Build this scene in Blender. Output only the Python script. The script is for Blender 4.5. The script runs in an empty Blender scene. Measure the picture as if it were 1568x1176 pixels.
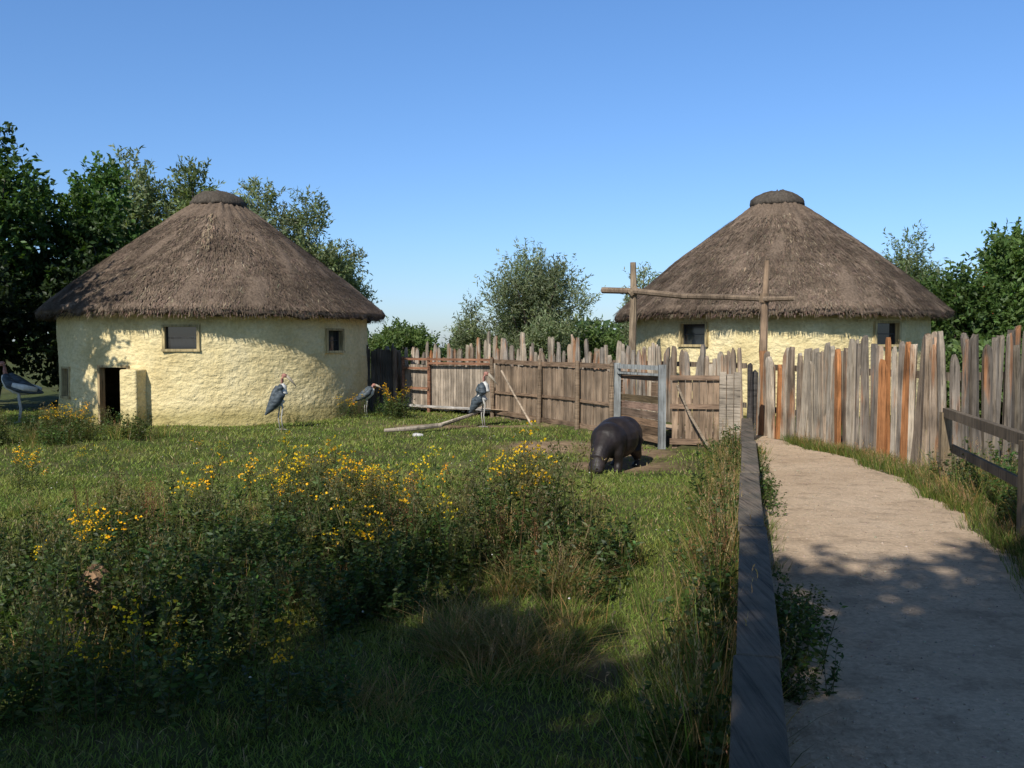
import bpy, math, numpy as np
from mathutils import Vector
R=np.random.RandomState
sc=bpy.context.scene
# ------------------------------------------------------------------ helpers
def link(o,parent=None):
    sc.collection.objects.link(o)
    if parent: o.parent=parent
    return o
def empty(name,loc=(0,0,0),rz=0,scale=1):
    e=bpy.data.objects.new(name,None); e.location=loc; e.rotation_euler=(0,0,rz); e.scale=(scale,)*3
    return link(e)
def tri_obj(name,V,F,C,mat,parent=None,smooth=False):
    V=np.asarray(V,dtype=np.float32);F=np.asarray(F,dtype=np.int32)
    me=bpy.data.meshes.new(name)
    me.vertices.add(len(V));me.vertices.foreach_set('co',V.ravel())
    me.loops.add(F.size);me.loops.foreach_set('vertex_index',F.ravel())
    me.polygons.add(len(F));me.polygons.foreach_set('loop_start',np.arange(len(F),dtype=np.int32)*F.shape[1])
    me.update(calc_edges=True)
    if C is not None:
        a=me.color_attributes.new('Col','FLOAT_COLOR','POINT')
        c=np.ones((len(V),4),dtype=np.float32);c[:,:3]=C
        a.data.foreach_set('color',c.ravel())
    me.materials.append(mat)
    if smooth: me.polygons.foreach_set('use_smooth',np.ones(len(F),dtype=bool))
    return link(bpy.data.objects.new(name,me),parent)
class B:
    def __init__(s): s.V=[];s.F=[];s.C=[];s.M=[]
    def add(s,v,f,c=(.5,.5,.5),m=0):
        n=len(s.V); s.V+= [tuple(p) for p in v]; s.F+=[tuple(i+n for i in q) for q in f]
        s.C+=[tuple(c)]*len(v); s.M+=[m]*len(f)
    def box(s,c,u,v,w,hu,hv,hw,col=(.5,.5,.5),m=0):
        c,u,v,w=[np.array(q,float) for q in (c,u,v,w)]
        P=[c+a*hu*u+b*hv*v+d*hw*w for a in(-1,1) for b in(-1,1) for d in(-1,1)]
        s.add(P,[(0,1,3,2),(4,6,7,5),(0,4,5,1),(2,3,7,6),(0,2,6,4),(1,5,7,3)],col,m)
    def tube(s,pts,rad,seg=7,col=(.5,.5,.5),m=0,cap=True):
        pts=[np.array(p,float) for p in pts];n=len(pts);V=[];F=[]
        up=np.array((0.13,0.21,1.0))
        for i,p in enumerate(pts):
            d=pts[min(i+1,n-1)]-pts[max(i-1,0)];d/=np.linalg.norm(d)+1e-9
            a=np.cross(d,up)
            if np.linalg.norm(a)<.25:a=np.cross(d,(1,0,0))
            a/=np.linalg.norm(a);b=np.cross(d,a)
            r=rad[i] if hasattr(rad,'__len__') else rad
            rr=r if hasattr(r,'__len__') else (r,r)
            for k in range(seg):
                t=2*math.pi*k/seg;V.append(p+a*math.cos(t)*rr[0]+b*math.sin(t)*rr[1])
        for i in range(n-1):
            for k in range(seg):
                k2=(k+1)%seg;F.append((i*seg+k,i*seg+k2,(i+1)*seg+k2,(i+1)*seg+k))
        if cap:
            F.append(tuple(range(seg))[::-1]);F.append(tuple((n-1)*seg+k for k in range(seg)))
        s.add(V,F,col,m)
    def ball(s,c,r,rot=0,seg=16,ring=10,col=(.5,.5,.5),m=0):
        V=[];F=[];ca,sa=math.cos(rot),math.sin(rot)
        for i in range(ring+1):
            ph=math.pi*i/ring
            for k in range(seg):
                t=2*math.pi*k/seg
                x,y,z=r[0]*math.sin(ph)*math.cos(t),r[1]*math.sin(ph)*math.sin(t),r[2]*math.cos(ph)
                V.append((c[0]+x*ca+z*sa,c[1]+y,c[2]-x*sa+z*ca))
        for i in range(ring):
            for k in range(seg):
                k2=(k+1)%seg;F.append((i*seg+k,(i+1)*seg+k,(i+1)*seg+k2,i*seg+k2))
        s.add(V,F,col,m)
    def obj(s,name,mats,parent=None,smooth=False,remesh=None,smooth_it=0):
        me=bpy.data.meshes.new(name);me.from_pydata(s.V,[],s.F);me.update()
        a=me.color_attributes.new('Col','FLOAT_COLOR','POINT')
        c=np.ones((len(s.V),4),dtype=np.float32);c[:,:3]=np.array(s.C);a.data.foreach_set('color',c.ravel())
        for m in (mats if isinstance(mats,(list,tuple)) else [mats]): me.materials.append(m)
        me.polygons.foreach_set('material_index',np.array(s.M,dtype=np.int32))
        if smooth: me.polygons.foreach_set('use_smooth',np.ones(len(s.F),dtype=bool))
        o=link(bpy.data.objects.new(name,me),parent)
        if remesh:
            r=o.modifiers.new('r','REMESH');r.mode='VOXEL';r.voxel_size=remesh;r.use_smooth_shade=True
            if smooth_it:
                q=o.modifiers.new('s','SMOOTH');q.iterations=smooth_it;q.factor=.6
        return o
def unit(a): return a/(np.linalg.norm(a,axis=-1,keepdims=True)+1e-9)
def leaves(P,D,L,W,C,rng):
    n=len(P);L=np.broadcast_to(np.asarray(L,float),(n,))[:,None];W=np.broadcast_to(np.asarray(W,float),(n,))[:,None]
    D=unit(D);S=unit(np.cross(D,rng.normal(size=(n,3))));N=np.cross(S,D)
    m=P+D*L*.42+N*W*.12
    V=np.stack([P,m+S*W*.5,P+D*L-N*W*.1,m-S*W*.5],1).reshape(-1,3)
    b=np.arange(n)[:,None]*4
    F=np.stack([b+[0,2,1],b+[0,3,2]],1).reshape(-1,3)
    return V,F,np.repeat(C,4,0)
def blades(P,az,L,W,lean,curve,C,rng):
    n=len(P);L=np.broadcast_to(L,(n,));W=np.broadcast_to(W,(n,))
    h=np.stack([np.cos(az),np.sin(az),0*az],1);sa=rng.uniform(0,6.28,n)
    s=np.stack([np.cos(sa),np.sin(sa),0*sa],1);out=[]
    for t,w in((0,1),(.45,.8),(.8,.45),(1,0)):
        c=P+h*(L*(lean*t+curve*t*t))[:,None];c[:,2]+=L*(t-.45*curve*t*t)
        if w: out+=[c-s*(W*w*.5)[:,None],c+s*(W*w*.5)[:,None]]
        else: out.append(c)
    V=np.stack(out,1).reshape(-1,3);b=np.arange(n)[:,None]*7
    F=np.stack([b+q for q in([0,1,3],[0,3,2],[2,3,5],[2,5,4],[4,5,6])],1).reshape(-1,3)
    return V,F,np.repeat(C,7,0)
def merge(parts):
    V=[];F=[];C=[];n=0
    for v,f,c in parts: V.append(v);F.append(f+n);C.append(c);n+=len(v)
    return np.concatenate(V),np.concatenate(F),np.concatenate(C)
def cvar(base,n,rng,s=.2):
    c=np.array(base)[None]*(1+rng.normal(size=(n,1))*s)*(1+rng.normal(size=(n,3))*s*.3)
    return np.clip(c,.004,.95)
# ------------------------------------------------------------------ materials
def nmat(name,rough=.8,spec=.3):
    m=bpy.data.materials.new(name);m.use_nodes=True;nt=m.node_tree;b=nt.nodes['Principled BSDF']
    b.inputs['Roughness'].default_value=rough;b.inputs['Specular IOR Level'].default_value=spec
    return m,nt,b
def N(nt,t): return nt.nodes.new(t)
def mapped(nt,scale):
    tc=N(nt,'ShaderNodeTexCoord');mp=N(nt,'ShaderNodeMapping');mp.inputs['Scale'].default_value=scale
    nt.links.new(tc.outputs['Object'],mp.inputs['Vector']);return mp.outputs[0]
def noise(nt,vec,scale,detail=4,rough=.55):
    n=N(nt,'ShaderNodeTexNoise');n.inputs['Scale'].default_value=scale;n.inputs['Detail'].default_value=detail;n.inputs['Roughness'].default_value=rough
    nt.links.new(vec,n.inputs['Vector']);return n.outputs['Fac']
def ramp(nt,fac,stops):
    r=N(nt,'ShaderNodeValToRGB');e=r.color_ramp.elements
    while len(e)<len(stops): e.new(.5)
    for i,(p,c) in enumerate(stops):
        e[i].position=p;e[i].color=(tuple(c) if hasattr(c,'__len__') else (c,c,c))+(1,)
    nt.links.new(fac,r.inputs[0]);return r.outputs[0]
def mul(nt,a,b,f=1,mode='MULTIPLY'):
    m=N(nt,'ShaderNodeMix');m.data_type='RGBA';m.blend_type=mode;m.inputs[0].default_value=f
    nt.links.new(a,m.inputs[6]);nt.links.new(b,m.inputs[7]);return m.outputs[2]
def col(nt):
    a=N(nt,'ShaderNodeAttribute');a.attribute_name='Col';return a.outputs['Color']
def bump(nt,b,h,strength,dist):
    u=N(nt,'ShaderNodeBump');u.inputs['Strength'].default_value=strength;u.inputs['Distance'].default_value=dist
    nt.links.new(h,u.inputs['Height']);nt.links.new(u.outputs[0],b.inputs['Normal'])
def foliage(name,trans=.35,rough=.5,spec=.35):
    m,nt,b=nmat(name,rough,spec);c2=col(nt)
    nt.links.new(c2,b.inputs['Base Color'])
    t=N(nt,'ShaderNodeBsdfTranslucent');tm=N(nt,'ShaderNodeMix');tm.data_type='RGBA';tm.blend_type='MULTIPLY';tm.inputs[0].default_value=1
    nt.links.new(c2,tm.inputs[6]);tm.inputs[7].default_value=(1.5,1.5,.55,1);nt.links.new(tm.outputs[2],t.inputs[0])
    x=N(nt,'ShaderNodeMixShader');x.inputs[0].default_value=trans
    nt.links.new(b.outputs[0],x.inputs[1]);nt.links.new(t.outputs[0],x.inputs[2]);nt.links.new(x.outputs[0],nt.nodes['Material Output'].inputs[0])
    return m
M_leaf=foliage('leaf');M_grass=foliage('grass',.3,.6,.25)
def woodmat(name,scale,stain=False):
    m,nt,b=nmat(name,.85,.2);c=col(nt);v=mapped(nt,scale);v2=mapped(nt,(1,1,1))
    n1=noise(nt,v,1,6,.65);n2=noise(nt,v2,2.2,4)
    if stain:
        f=ramp(nt,noise(nt,mapped(nt,(6,6,.8)),1,3,.6),[(.56,0),(.66,.7)])
        o=N(nt,'ShaderNodeRGB');o.outputs[0].default_value=(.40,.17,.065,1)
        mx=N(nt,'ShaderNodeMix');mx.data_type='RGBA';nt.links.new(f,mx.inputs[0]);nt.links.new(c,mx.inputs[6]);nt.links.new(o.outputs[0],mx.inputs[7]);c=mx.outputs[2]
    c=mul(nt,c,ramp(nt,n1,[(.3,.25),(.48,.9),(.75,1.3)]));c=mul(nt,c,ramp(nt,n2,[(.3,.55),(.7,1.2)]))
    nt.links.new(c,b.inputs['Base Color']);bump(nt,b,n1,.8,.02);return m
M_woodV=woodmat('weathered_wood_vertical',(34,34,2.2));M_woodH=woodmat('weathered_wood_horizontal',(3,3,40))
M_pal=woodmat('palisade_wood',(38,38,2.0),True)
M_bark=woodmat('bark',(14,14,3))
m,nt,b=nmat('plain_col',.6,.3);nt.links.new(col(nt),b.inputs['Base Color']);M_col=m
# plaster
m,nt,b=nmat('cob_plaster',.92,.12);v=mapped(nt,(1,1,1))
c=ramp(nt,noise(nt,v,1.1,5,.6),[(.3,(.62,.49,.24)),(.5,(.78,.64,.34)),(.72,(.84,.71,.42))])
n0=noise(nt,mapped(nt,(1,1,1.7)),5.5,3,.5)
n1=noise(nt,v,13,6,.7)
c=mul(nt,c,ramp(nt,n1,[(.25,.76),(.6,1.04)]))
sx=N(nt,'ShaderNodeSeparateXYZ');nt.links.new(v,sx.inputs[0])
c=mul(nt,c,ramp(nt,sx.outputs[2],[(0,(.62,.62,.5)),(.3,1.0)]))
nt.links.new(c,b.inputs['Base Color'])
ad=N(nt,'ShaderNodeMath');ad.operation='MULTIPLY_ADD';nt.links.new(n0,ad.inputs[0]);ad.inputs[1].default_value=1.6;nt.links.new(n1,ad.inputs[2])
bump(nt,b,ad.outputs[0],.8,.055);M_plaster=m
# thatch
m,nt,b=nmat('thatch',.9,.15);v=mapped(nt,(1,1,1))
c=mul(nt,col(nt),ramp(nt,noise(nt,v,.8,6,.65),[(.3,.55),(.7,1.4)]));n1=noise(nt,mapped(nt,(22,22,9)),1,5,.7)
c=mul(nt,c,ramp(nt,n1,[(.3,.5),(.7,1.35)]));nt.links.new(c,b.inputs['Base Color']);bump(nt,b,n1,.9,.03);M_thatch=m
m,nt,b=nmat('window_glass',.04,.8);b.inputs['Base Color'].default_value=(.015,.02,.025,1);M_glass=m
# path
m,nt,b=nmat('sandy_path',.95,.1);v=mapped(nt,(1,1,1))
c=ramp(nt,noise(nt,v,.8,6,.6),[(.3,(.48,.35,.235)),(.55,(.61,.46,.32)),(.8,(.67,.52,.37))])
n1=noise(nt,v,26,6,.7);c=mul(nt,c,ramp(nt,n1,[(.3,.72),(.65,1.12)]))
n2=noise(nt,v,4.5,5,.6);c=mul(nt,c,ramp(nt,n2,[(.34,.74),(.5,1.0)]))
nt.links.new(c,b.inputs['Base Color'])
ad=N(nt,'ShaderNodeMath');ad.operation='ADD';nt.links.new(n2,ad.inputs[0]);nt.links.new(n1,ad.inputs[1]);bump(nt,b,ad.outputs[0],.7,.035);M_path=m
# ground
m,nt,b=nmat('ground',.95,.1);v=mapped(nt,(1,1,1));n1=noise(nt,v,7,6,.7)
c=mul(nt,col(nt),ramp(nt,n1,[(.3,.5),(.7,1.35)]));c=mul(nt,c,ramp(nt,noise(nt,v,.5,4),[(.3,.75),(.7,1.25)]))
nt.links.new(c,b.inputs['Base Color']);bump(nt,b,n1,.8,.05);M_ground=m
# ------------------------------------------------------------------ terrain
def Xr(y): return .69+(np.minimum(y,13.9)-2.41)*.262
def sdist(x,y):
    a=x-Xr(y);bx=np.where(y<15.2,3.85,2.9-(y-15.2)*.45)
    return np.where(y<14.2,a,x-bx)
def gz(x,y):
    x=np.asarray(x,float);y=np.asarray(y,float)
    k=np.clip((sdist(x,y)+.12)/.24,0,1)
    far=np.clip((30-np.hypot(x,y))/8,0,1)
    enc=-.2+far*(.035*np.sin(.9*x+1.3)*np.sin(.8*y)+.02*np.sin(2.3*x)*np.cos(1.9*y+.7)+.012*np.sin(5.1*x+1)*np.sin(4.3*y))
    return enc*(1-k)+(-.02)*k
def dirt(x,y):
    d=np.zeros_like(x)
    for cx,cy,rx,ry in((1.6,13.2,1.2,.7),(.9,15.6,1.5,.8),(1.9,14.6,1.0,.9),(-1,19.5,2.2,.5),(-.55,8.6,.35,.3),(-9.6,19.0,.8,.7),(.5,4.9,.12,.3)):
        d=np.maximum(d,1.3-((x-cx)/rx)**2-((y-cy)/ry)**2)
    return np.clip(d+.25*np.sin(3*x+y)*np.sin(2.7*y),0,1)
def axis(a,b,st,far):
    mid=np.arange(a,b,st);ext=np.array([2,5,10,20,40,80,160,300,500.])
    ext=ext[ext<=far];return np.concatenate([a-ext[::-1],mid,b+ext])
xs=axis(-16,12,.2,500);ys=axis(-6,28,.2,500)
X,Y=np.meshgrid(xs,ys);Z=gz(X,Y)
V=np.stack([X,Y,Z],-1).reshape(-1,3);nx=len(xs);i=np.arange(len(ys)-1)[:,None]*nx+np.arange(nx-1)[None];i=i.ravel()
F=np.stack([i,i+1,i+nx+1,i+nx],1)
dd=dirt(V[:,0],V[:,1])[:,None]
C=np.array((.08,.095,.03))*(1-dd)+np.array((.26,.18,.11))*dd
kk=(sdist(V[:,0],V[:,1])>0)[:,None]&(V[:,1:2]<16);C=np.where(kk,np.array((.1,.085,.05)),C)
tri_obj('ground',V,F,C,M_ground,smooth=True)
# path
rng=R(3)
yy=np.arange(-5,15.6,.15)
xl=np.where(yy<14.2,Xr(yy)+.1,3.95)+.02*np.sin(7*yy)
xr=np.interp(yy,[-5,3.35,6.35,8.3,10.5,12.6,13.8,15.5],[.5,2.8,3.72,4.3,4.72,4.85,4.62,4.45])+.06*np.sin(3.1*yy)+.03*np.sin(7.7*yy+1)
nc=12;t=np.linspace(0,1,nc)
PX=xl[:,None]*(1-t)+xr[:,None]*t;PY=np.repeat(yy[:,None],nc,1);PZ=np.zeros_like(PX)+.0
PZ[:,-1]=-.025
V=np.stack([PX,PY,PZ],-1).reshape(-1,3);i=(np.arange(len(yy)-1)[:,None]*nc+np.arange(nc-1)[None]).ravel()
F=np.stack([i,i+1,i+nc+1,i+nc],1)
cp=np.array([(4.2,15.3),(3.9,16.2),(2.7,17.8),(1.0,21),(-1.5,23.6),(-3.5,25)])
pv=[];
for q in range(len(cp)):
    d=cp[min(q+1,len(cp)-1)]-cp[max(q-1,0)];d/=np.linalg.norm(d);nn=np.array((-d[1],d[0]))
    for s in(-.42,.42): pv.append((*(cp[q]+nn*s),-.006))
n0=len(V);V=np.concatenate([V,pv]);F=np.concatenate([F,[[n0+2*q,n0+2*q+1,n0+2*q+3,n0+2*q+2] for q in range(len(cp)-1)]])
tri_obj('path',V,F,None,M_path,smooth=True)
def octa(P,r,C,rng):
    n=len(P);o=np.array([(1,0,0),(0,1,0),(-1,0,0),(0,-1,0),(0,0,.7),(0,0,-.5)])
    V=(P[:,None]+o[None]*r[:,None,None]*(1+rng.uniform(-.35,.35,(n,6,1)))).reshape(-1,3)
    f=np.array([(0,1,4),(1,2,4),(2,3,4),(3,0,4),(1,0,5),(2,1,5),(3,2,5),(0,3,5)])
    return V,(np.arange(n)[:,None,None]*6+f[None]).reshape(-1,3),np.repeat(C,6,0)
n=3200;y=rng.uniform(3,15,n);u=rng.uniform(0,1,n)
x=np.interp(y,yy,xl)*(1-u)+np.interp(y,yy,xr)*u
Vg,Fg,Cg=octa(np.stack([x,y,0*x+.001],1),rng.uniform(.003,.009,n)*(1+(rng.rand(n)>.985)*1.3),cvar((.40,.32,.24),n,rng,.25),rng)
tri_obj('gravel',Vg,Fg,Cg,M_col)
# ------------------------------------------------------------------ plants templates
def t_ragwort(rng,flower=True,H=.72):
    P=[]
    for s in range(rng.randint(2,4)):
        b=np.array([rng.normal()*.07,rng.normal()*.07,0]);az=rng.uniform(0,6.28);h=H*rng.uniform(.7,1.1);ln=rng.uniform(0,.25)
        tip=b+np.array([math.cos(az)*h*ln,math.sin(az)*h*ln,h])
        for _ in (0,1): P.append(blades(b[None],np.array([az]),h,.010,ln,0,cvar((.09,.085,.035),1,rng),rng))
        n=rng.randint(24,38);t=rng.uniform(.05,.85,n)[:,None];a=rng.uniform(0,6.28,n)
        D=np.stack([np.cos(a),np.sin(a),rng.uniform(-.3,.9,n)],1)
        P.append(leaves(b+(tip-b)*t,D,rng.uniform(.04,.10,n)*(1.25-t[:,0]*.6),rng.uniform(.012,.03,n),cvar((.08,.12,.03),n,rng,.25),rng))
        nb=rng.randint(3,7);a=rng.uniform(0,6.28,nb);st=b+(tip-b)*rng.uniform(.68,.85,(nb,1))
        L=rng.uniform(.10,.2,nb);le=rng.uniform(.2,.6,nb)
        P.append(blades(st,a,L,.006,le,0*a,cvar((.1,.11,.04),nb,rng),rng))
        ends=st+np.stack([np.cos(a)*L*le,np.sin(a)*L*le,L],1)
        if flower:
            k=rng.randint(3,6);E=np.repeat(ends,k,0)+rng.normal(size=(nb*k,3))*[.018,.018,.008]
            a=rng.uniform(0,6.28,len(E));D=np.stack([np.cos(a),np.sin(a),rng.normal(size=len(E))*.35],1)
            P.append(leaves(E,D,.023,.023,cvar((.88,.56,.012),len(E),rng,.1),rng))
        else:
            k=6;E=np.repeat(ends,k,0)+rng.normal(size=(nb*k,3))*[.02,.02,.03]
            P.append(leaves(E,rng.normal(size=E.shape)+[0,0,1],.03,.012,cvar((.15,.145,.055),len(E),rng,.25),rng))
    return merge(P)
def t_weed(rng,H=.5,c=(.06,.10,.026)):
    P=[]
    for s in range(rng.randint(4,7)):
        b=np.array([rng.normal()*.09,rng.normal()*.09,0]);az=rng.uniform(0,6.28);h=H*rng.uniform(.5,1.15);ln=rng.uniform(.05,.4)
        P.append(blades(b[None],np.array([az]),h,.009,ln,.1,cvar((.08,.08,.03),1,rng),rng))
        n=rng.randint(20,34);t=rng.uniform(.08,1,n);a=rng.uniform(0,6.28,n)
        Q=b+np.stack([math.cos(az)*h*(ln*t+.1*t*t),math.sin(az)*h*(ln*t+.1*t*t),h*(t-.045*t*t)],1)
        D=np.stack([np.cos(a),np.sin(a),rng.uniform(-.4,.8,n)],1)
        P.append(leaves(Q,D,rng.uniform(.035,.085,n)*(1.2-.5*t),rng.uniform(.013,.034,n),cvar(c,n,rng,.28),rng))
    return merge(P)
def t_tuft(rng,n=50,H=.55,dry=.3,spread=.07,curve=.5,w=.006):
    P=np.zeros((n,3));P[:,:2]=rng.normal(size=(n,2))*spread
    az=np.arctan2(P[:,1],P[:,0])+rng.normal(size=n)*.7
    L=H*rng.uniform(.45,1.1,n);d=rng.rand(n)<dry
    C=np.where(d[:,None],cvar((.36,.26,.11),n,rng,.2),cvar((.11,.155,.032),n,rng,.22))
    A=blades(P,az,L,w*rng.uniform(.7,1.5,n),rng.uniform(.02,.35,n),rng.uniform(.1,1,n)*curve,C,rng)
    k=max(2,n//16);P2=np.zeros((k,3));P2[:,:2]=rng.normal(size=(k,2))*spread*.7;az=rng.uniform(0,6.28,k);L=H*rng.uniform(.9,1.35,k)
    le=rng.uniform(.05,.3,k);Bl=blades(P2,az,L,.004+0*L,le,.1+0*L,cvar((.26,.2,.1),k,rng),rng)
    tip=P2+np.stack([np.cos(az)*L*(le+.1),np.sin(az)*L*(le+.1),L*.955],1)
    E=np.repeat(tip,8,0)-np.tile(np.linspace(0,.1,8),k)[:,None]*np.array([0,0,1]);
    S=leaves(E,rng.normal(size=E.shape)*.4+[0,0,1],.025,.007,cvar((.32,.23,.12),len(E),rng,.2),rng)
    return merge([A,Bl,S])
def t_dock(rng):
    P=[t_weed(rng,.3)]
    for s in range(3):
        b=np.array([[rng.normal()*.05,rng.normal()*.05,0]]);az=np.array([rng.uniform(0,6.28)]);h=rng.uniform(.5,.75);ln=rng.uniform(.05,.3)
        P.append(blades(b,az,h,.012,ln,0,cvar((.16,.08,.04),1,rng),rng))
        n=45;t=rng.uniform(.45,1,n)[:,None];tip=b+np.array([[math.cos(az[0])*h*ln,math.sin(az[0])*h*ln,h]])
        P.append(leaves(b+(tip-b)*t+rng.normal(size=(n,3))*.015,rng.normal(size=(n,3))+[0,0,.8],.02,.011,cvar((.17,.10,.05),n,rng,.25),rng))
    return merge(P)
rt=R(11)
T_rag=[t_ragwort(rt) for _ in range(7)];T_ragn=[t_ragwort(rt,False,.66) for _ in range(5)]
T_weed=[t_weed(rt) for _ in range(7)];T_tuft=[t_tuft(rt) for _ in range(6)]
T_green=[t_tuft(rt,50,.34,.14,.08,.6,.007) for _ in range(5)]
T_dry=[t_tuft(rt,110,.5,.65,.1,1.0,.005) for _ in range(5)];T_dock=[t_dock(rt) for _ in range(4)]
T_short=[t_tuft(rt,40,.2,.12,.08,.5,.007) for _ in range(4)]
def place(parts,T,xy,sc_,rng,zs=(.85,1.15)):
    xy=np.asarray(xy)
    z=gz(xy[:,0],xy[:,1])
    for k in range(len(xy)):
        v,f,c=T[rng.randint(len(T))];a=rng.uniform(0,6.28);s=sc_*rng.uniform(.65,1.2)
        ca,sa=math.cos(a)*s,math.sin(a)*s
        w=np.empty_like(v);w[:,0]=v[:,0]*ca-v[:,1]*sa+xy[k,0];w[:,1]=v[:,0]*sa+v[:,1]*ca+xy[k,1];w[:,2]=v[:,2]*s*rng.uniform(*zs)+z[k]-.01
        parts.append((w,f,c*rng.uniform(.7,1.25)*np.array([rng.uniform(.85,1.3),1,rng.uniform(.8,1.1)])))
def ell(rng,cx,cy,rx,ry,n):
    m=max(2,n//5);a=rng.uniform(0,6.28,m);r=np.sqrt(rng.uniform(0,1,m));cc=np.stack([cx+rx*r*np.cos(a),cy+ry*r*np.sin(a)],1)
    return cc[rng.randint(m,size=n)]+rng.normal(size=(n,2))*.2
rg=R(21);rag=[];wd=[];tg=[]
def enc(p): return p[(sdist(p[:,0],p[:,1])<-.18)&(p[:,1]>3.3)]
for cx,cy,rx,ry,n,s in((-2.2,8.5,1.5,1.2,42,.85),(.2,7.9,.4,.8,10,.95),(-9.4,16.4,2.3,1.3,42,.85),(-6.2,9.8,2.2,1.6,12,.55),(-3.4,5.8,1.2,1.1,12,.75),
        (-4.6,20.4,2.2,.5,14,.4),(-3.1,21.5,.7,.4,14,.85),(-1.5,13.0,3.2,1.6,9,.3),(-1.6,4.6,.9,.7,6,.75),(-.9,6.6,.7,.6,7,.8),(-6.5,13.5,3,1.6,9,.4)):
    place(rag,T_rag,enc(ell(rg,cx,cy,rx,ry,n)),s,rg)
for cx,cy,rx,ry,n,s in((-2.1,8.3,1.6,1.2,90,.85),(.25,7.5,.4,.9,40,1.02),(-9.4,16.8,2.3,1.3,50,.85),(-2.6,5.0,1.2,1.2,40,.75),(-1.0,6.9,.8,.6,36,.85),(-4,6.6,1.6,1.4,40,.75),(-.5,6.6,.5,.5,12,.8)):
    place(wd,T_ragn,enc(ell(rg,cx,cy,rx,ry,n)),s,rg)
for cx,cy,rx,ry,n,s in((-2.6,4.8,1.2,1.2,140,.85),(-2.0,7.6,1.7,1.2,120,.85),(.2,7.2,.45,.9,32,1.0),(-1.1,6.4,1.0,.7,60,.85),(-4.1,6.7,1.5,1.5,80,.75),(-1.5,4.4,.6,.5,16,.6),
        (-9.3,16.8,2.4,1.3,70,.9),(-3.2,21.7,.8,.3,22,.95),(-6,20.2,2.2,.4,22,.45),(-9.9,19.2,1.2,.8,18,.6)):
    place(wd,T_weed,enc(ell(rg,cx,cy,rx,ry,n)),s,rg)
place(wd,T_dock,enc(ell(rg,.3,6.9,.35,.7,8)),.9,rg);place(wd,T_dock,enc(ell(rg,-2.2,8.0,1.5,1.1,14)),.85,rg)
# rail-side growth
yv=rg.uniform(3.0,13.6,170);place(tg,T_tuft,np.stack([Xr(yv)-.11-np.abs(rg.normal(size=170))*.15,yv],1),.9,rg)
yv=rg.uniform(3.0,13.6,90);place(wd,T_weed,np.stack([Xr(yv)-.13-np.abs(rg.normal(size=90))*.15,yv],1),.95,rg)
yv=rg.uniform(4,12,10);place(wd,T_dock,np.stack([Xr(yv)-rg.uniform(.15,.35,10),yv],1),.8,rg)
# dry tussocks
place(tg,T_dry,ell(rg,-.2,5.2,.25,.4,22),.85,rg,(.5,.8));place(tg,T_dry,enc(ell(rg,.15,6.4,.3,.5,12)),.8,rg,(.7,.9));place(tg,T_dry,ell(rg,-.5,4.6,.4,.3,7),.6,rg,(.5,.7))
place(tg,T_dry,enc(ell(rg,-1.8,6.2,1.4,1.2,12)),.7,rg,(.7,1))
for cx,cy,rx,ry,n,s in((-2.6,5.3,1.5,1.3,50,.75),(-2,8.3,1.8,1.3,60,.8),(.2,7.5,.5,1.0,28,.9),(-9.3,16.5,2.6,1.3,44,.8),(-5,8,1.8,1.5,26,.5)):
    place(tg,T_green,enc(ell(rg,cx,cy,rx,ry,n)),s,rg)
    place(tg,T_tuft,enc(ell(rg,cx,cy,rx,ry,n//4)),s*.85,rg)
# scattered low tufts in lawn
q=np.stack([rg.uniform(-9,1.5,260),rg.uniform(3.8,18,260)],1);q=q[np.abs(q[:,0])<.6*q[:,1]];place(tg,T_short,enc(q),.6,rg)
# path sides
yv=rg.uniform(3.7,5.3,20);place(wd,T_weed,np.stack([Xr(yv)+rg.uniform(.14,.36,20),yv],1),.6,rg)
yv=rg.uniform(8.2,11.5,12);place(wd,T_weed,np.stack([Xr(yv)+rg.uniform(.12,.24,12),yv],1),.6,rg)
yv=rg.uniform(5.5,13.5,26);place(tg,T_short,np.stack([Xr(yv)+rg.uniform(.1,.18,26),yv],1),.7,rg)
def XR(y): return np.interp(y,yy,xr)
yv=rg.uniform(5.5,10.2,150);place(wd,T_weed,np.stack([XR(yv)+rg.uniform(.25,1.5,150),yv],1),.95,rg)
yv=rg.uniform(5.5,11,90);place(tg,T_tuft,np.stack([XR(yv)+rg.uniform(.15,1.2,90),yv],1),.65,rg)
yv=rg.uniform(4,14.6,300);place(tg,T_short,np.stack([XR(yv)+rg.normal(size=300)*.07+.1,yv],1),.75,rg)
yv=rg.uniform(8.5,15,260);u=rg.rand(260);place(tg,T_short,np.stack([XR(yv)*(1-u)+u*(XR(yv)+.45),yv],1),.85,rg)
tri_obj('ragwort_flowers',*merge(rag),M_leaf);tri_obj('wild_weeds',*merge(wd),M_leaf);tri_obj('tall_grass',*merge(tg),M_grass)
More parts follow.
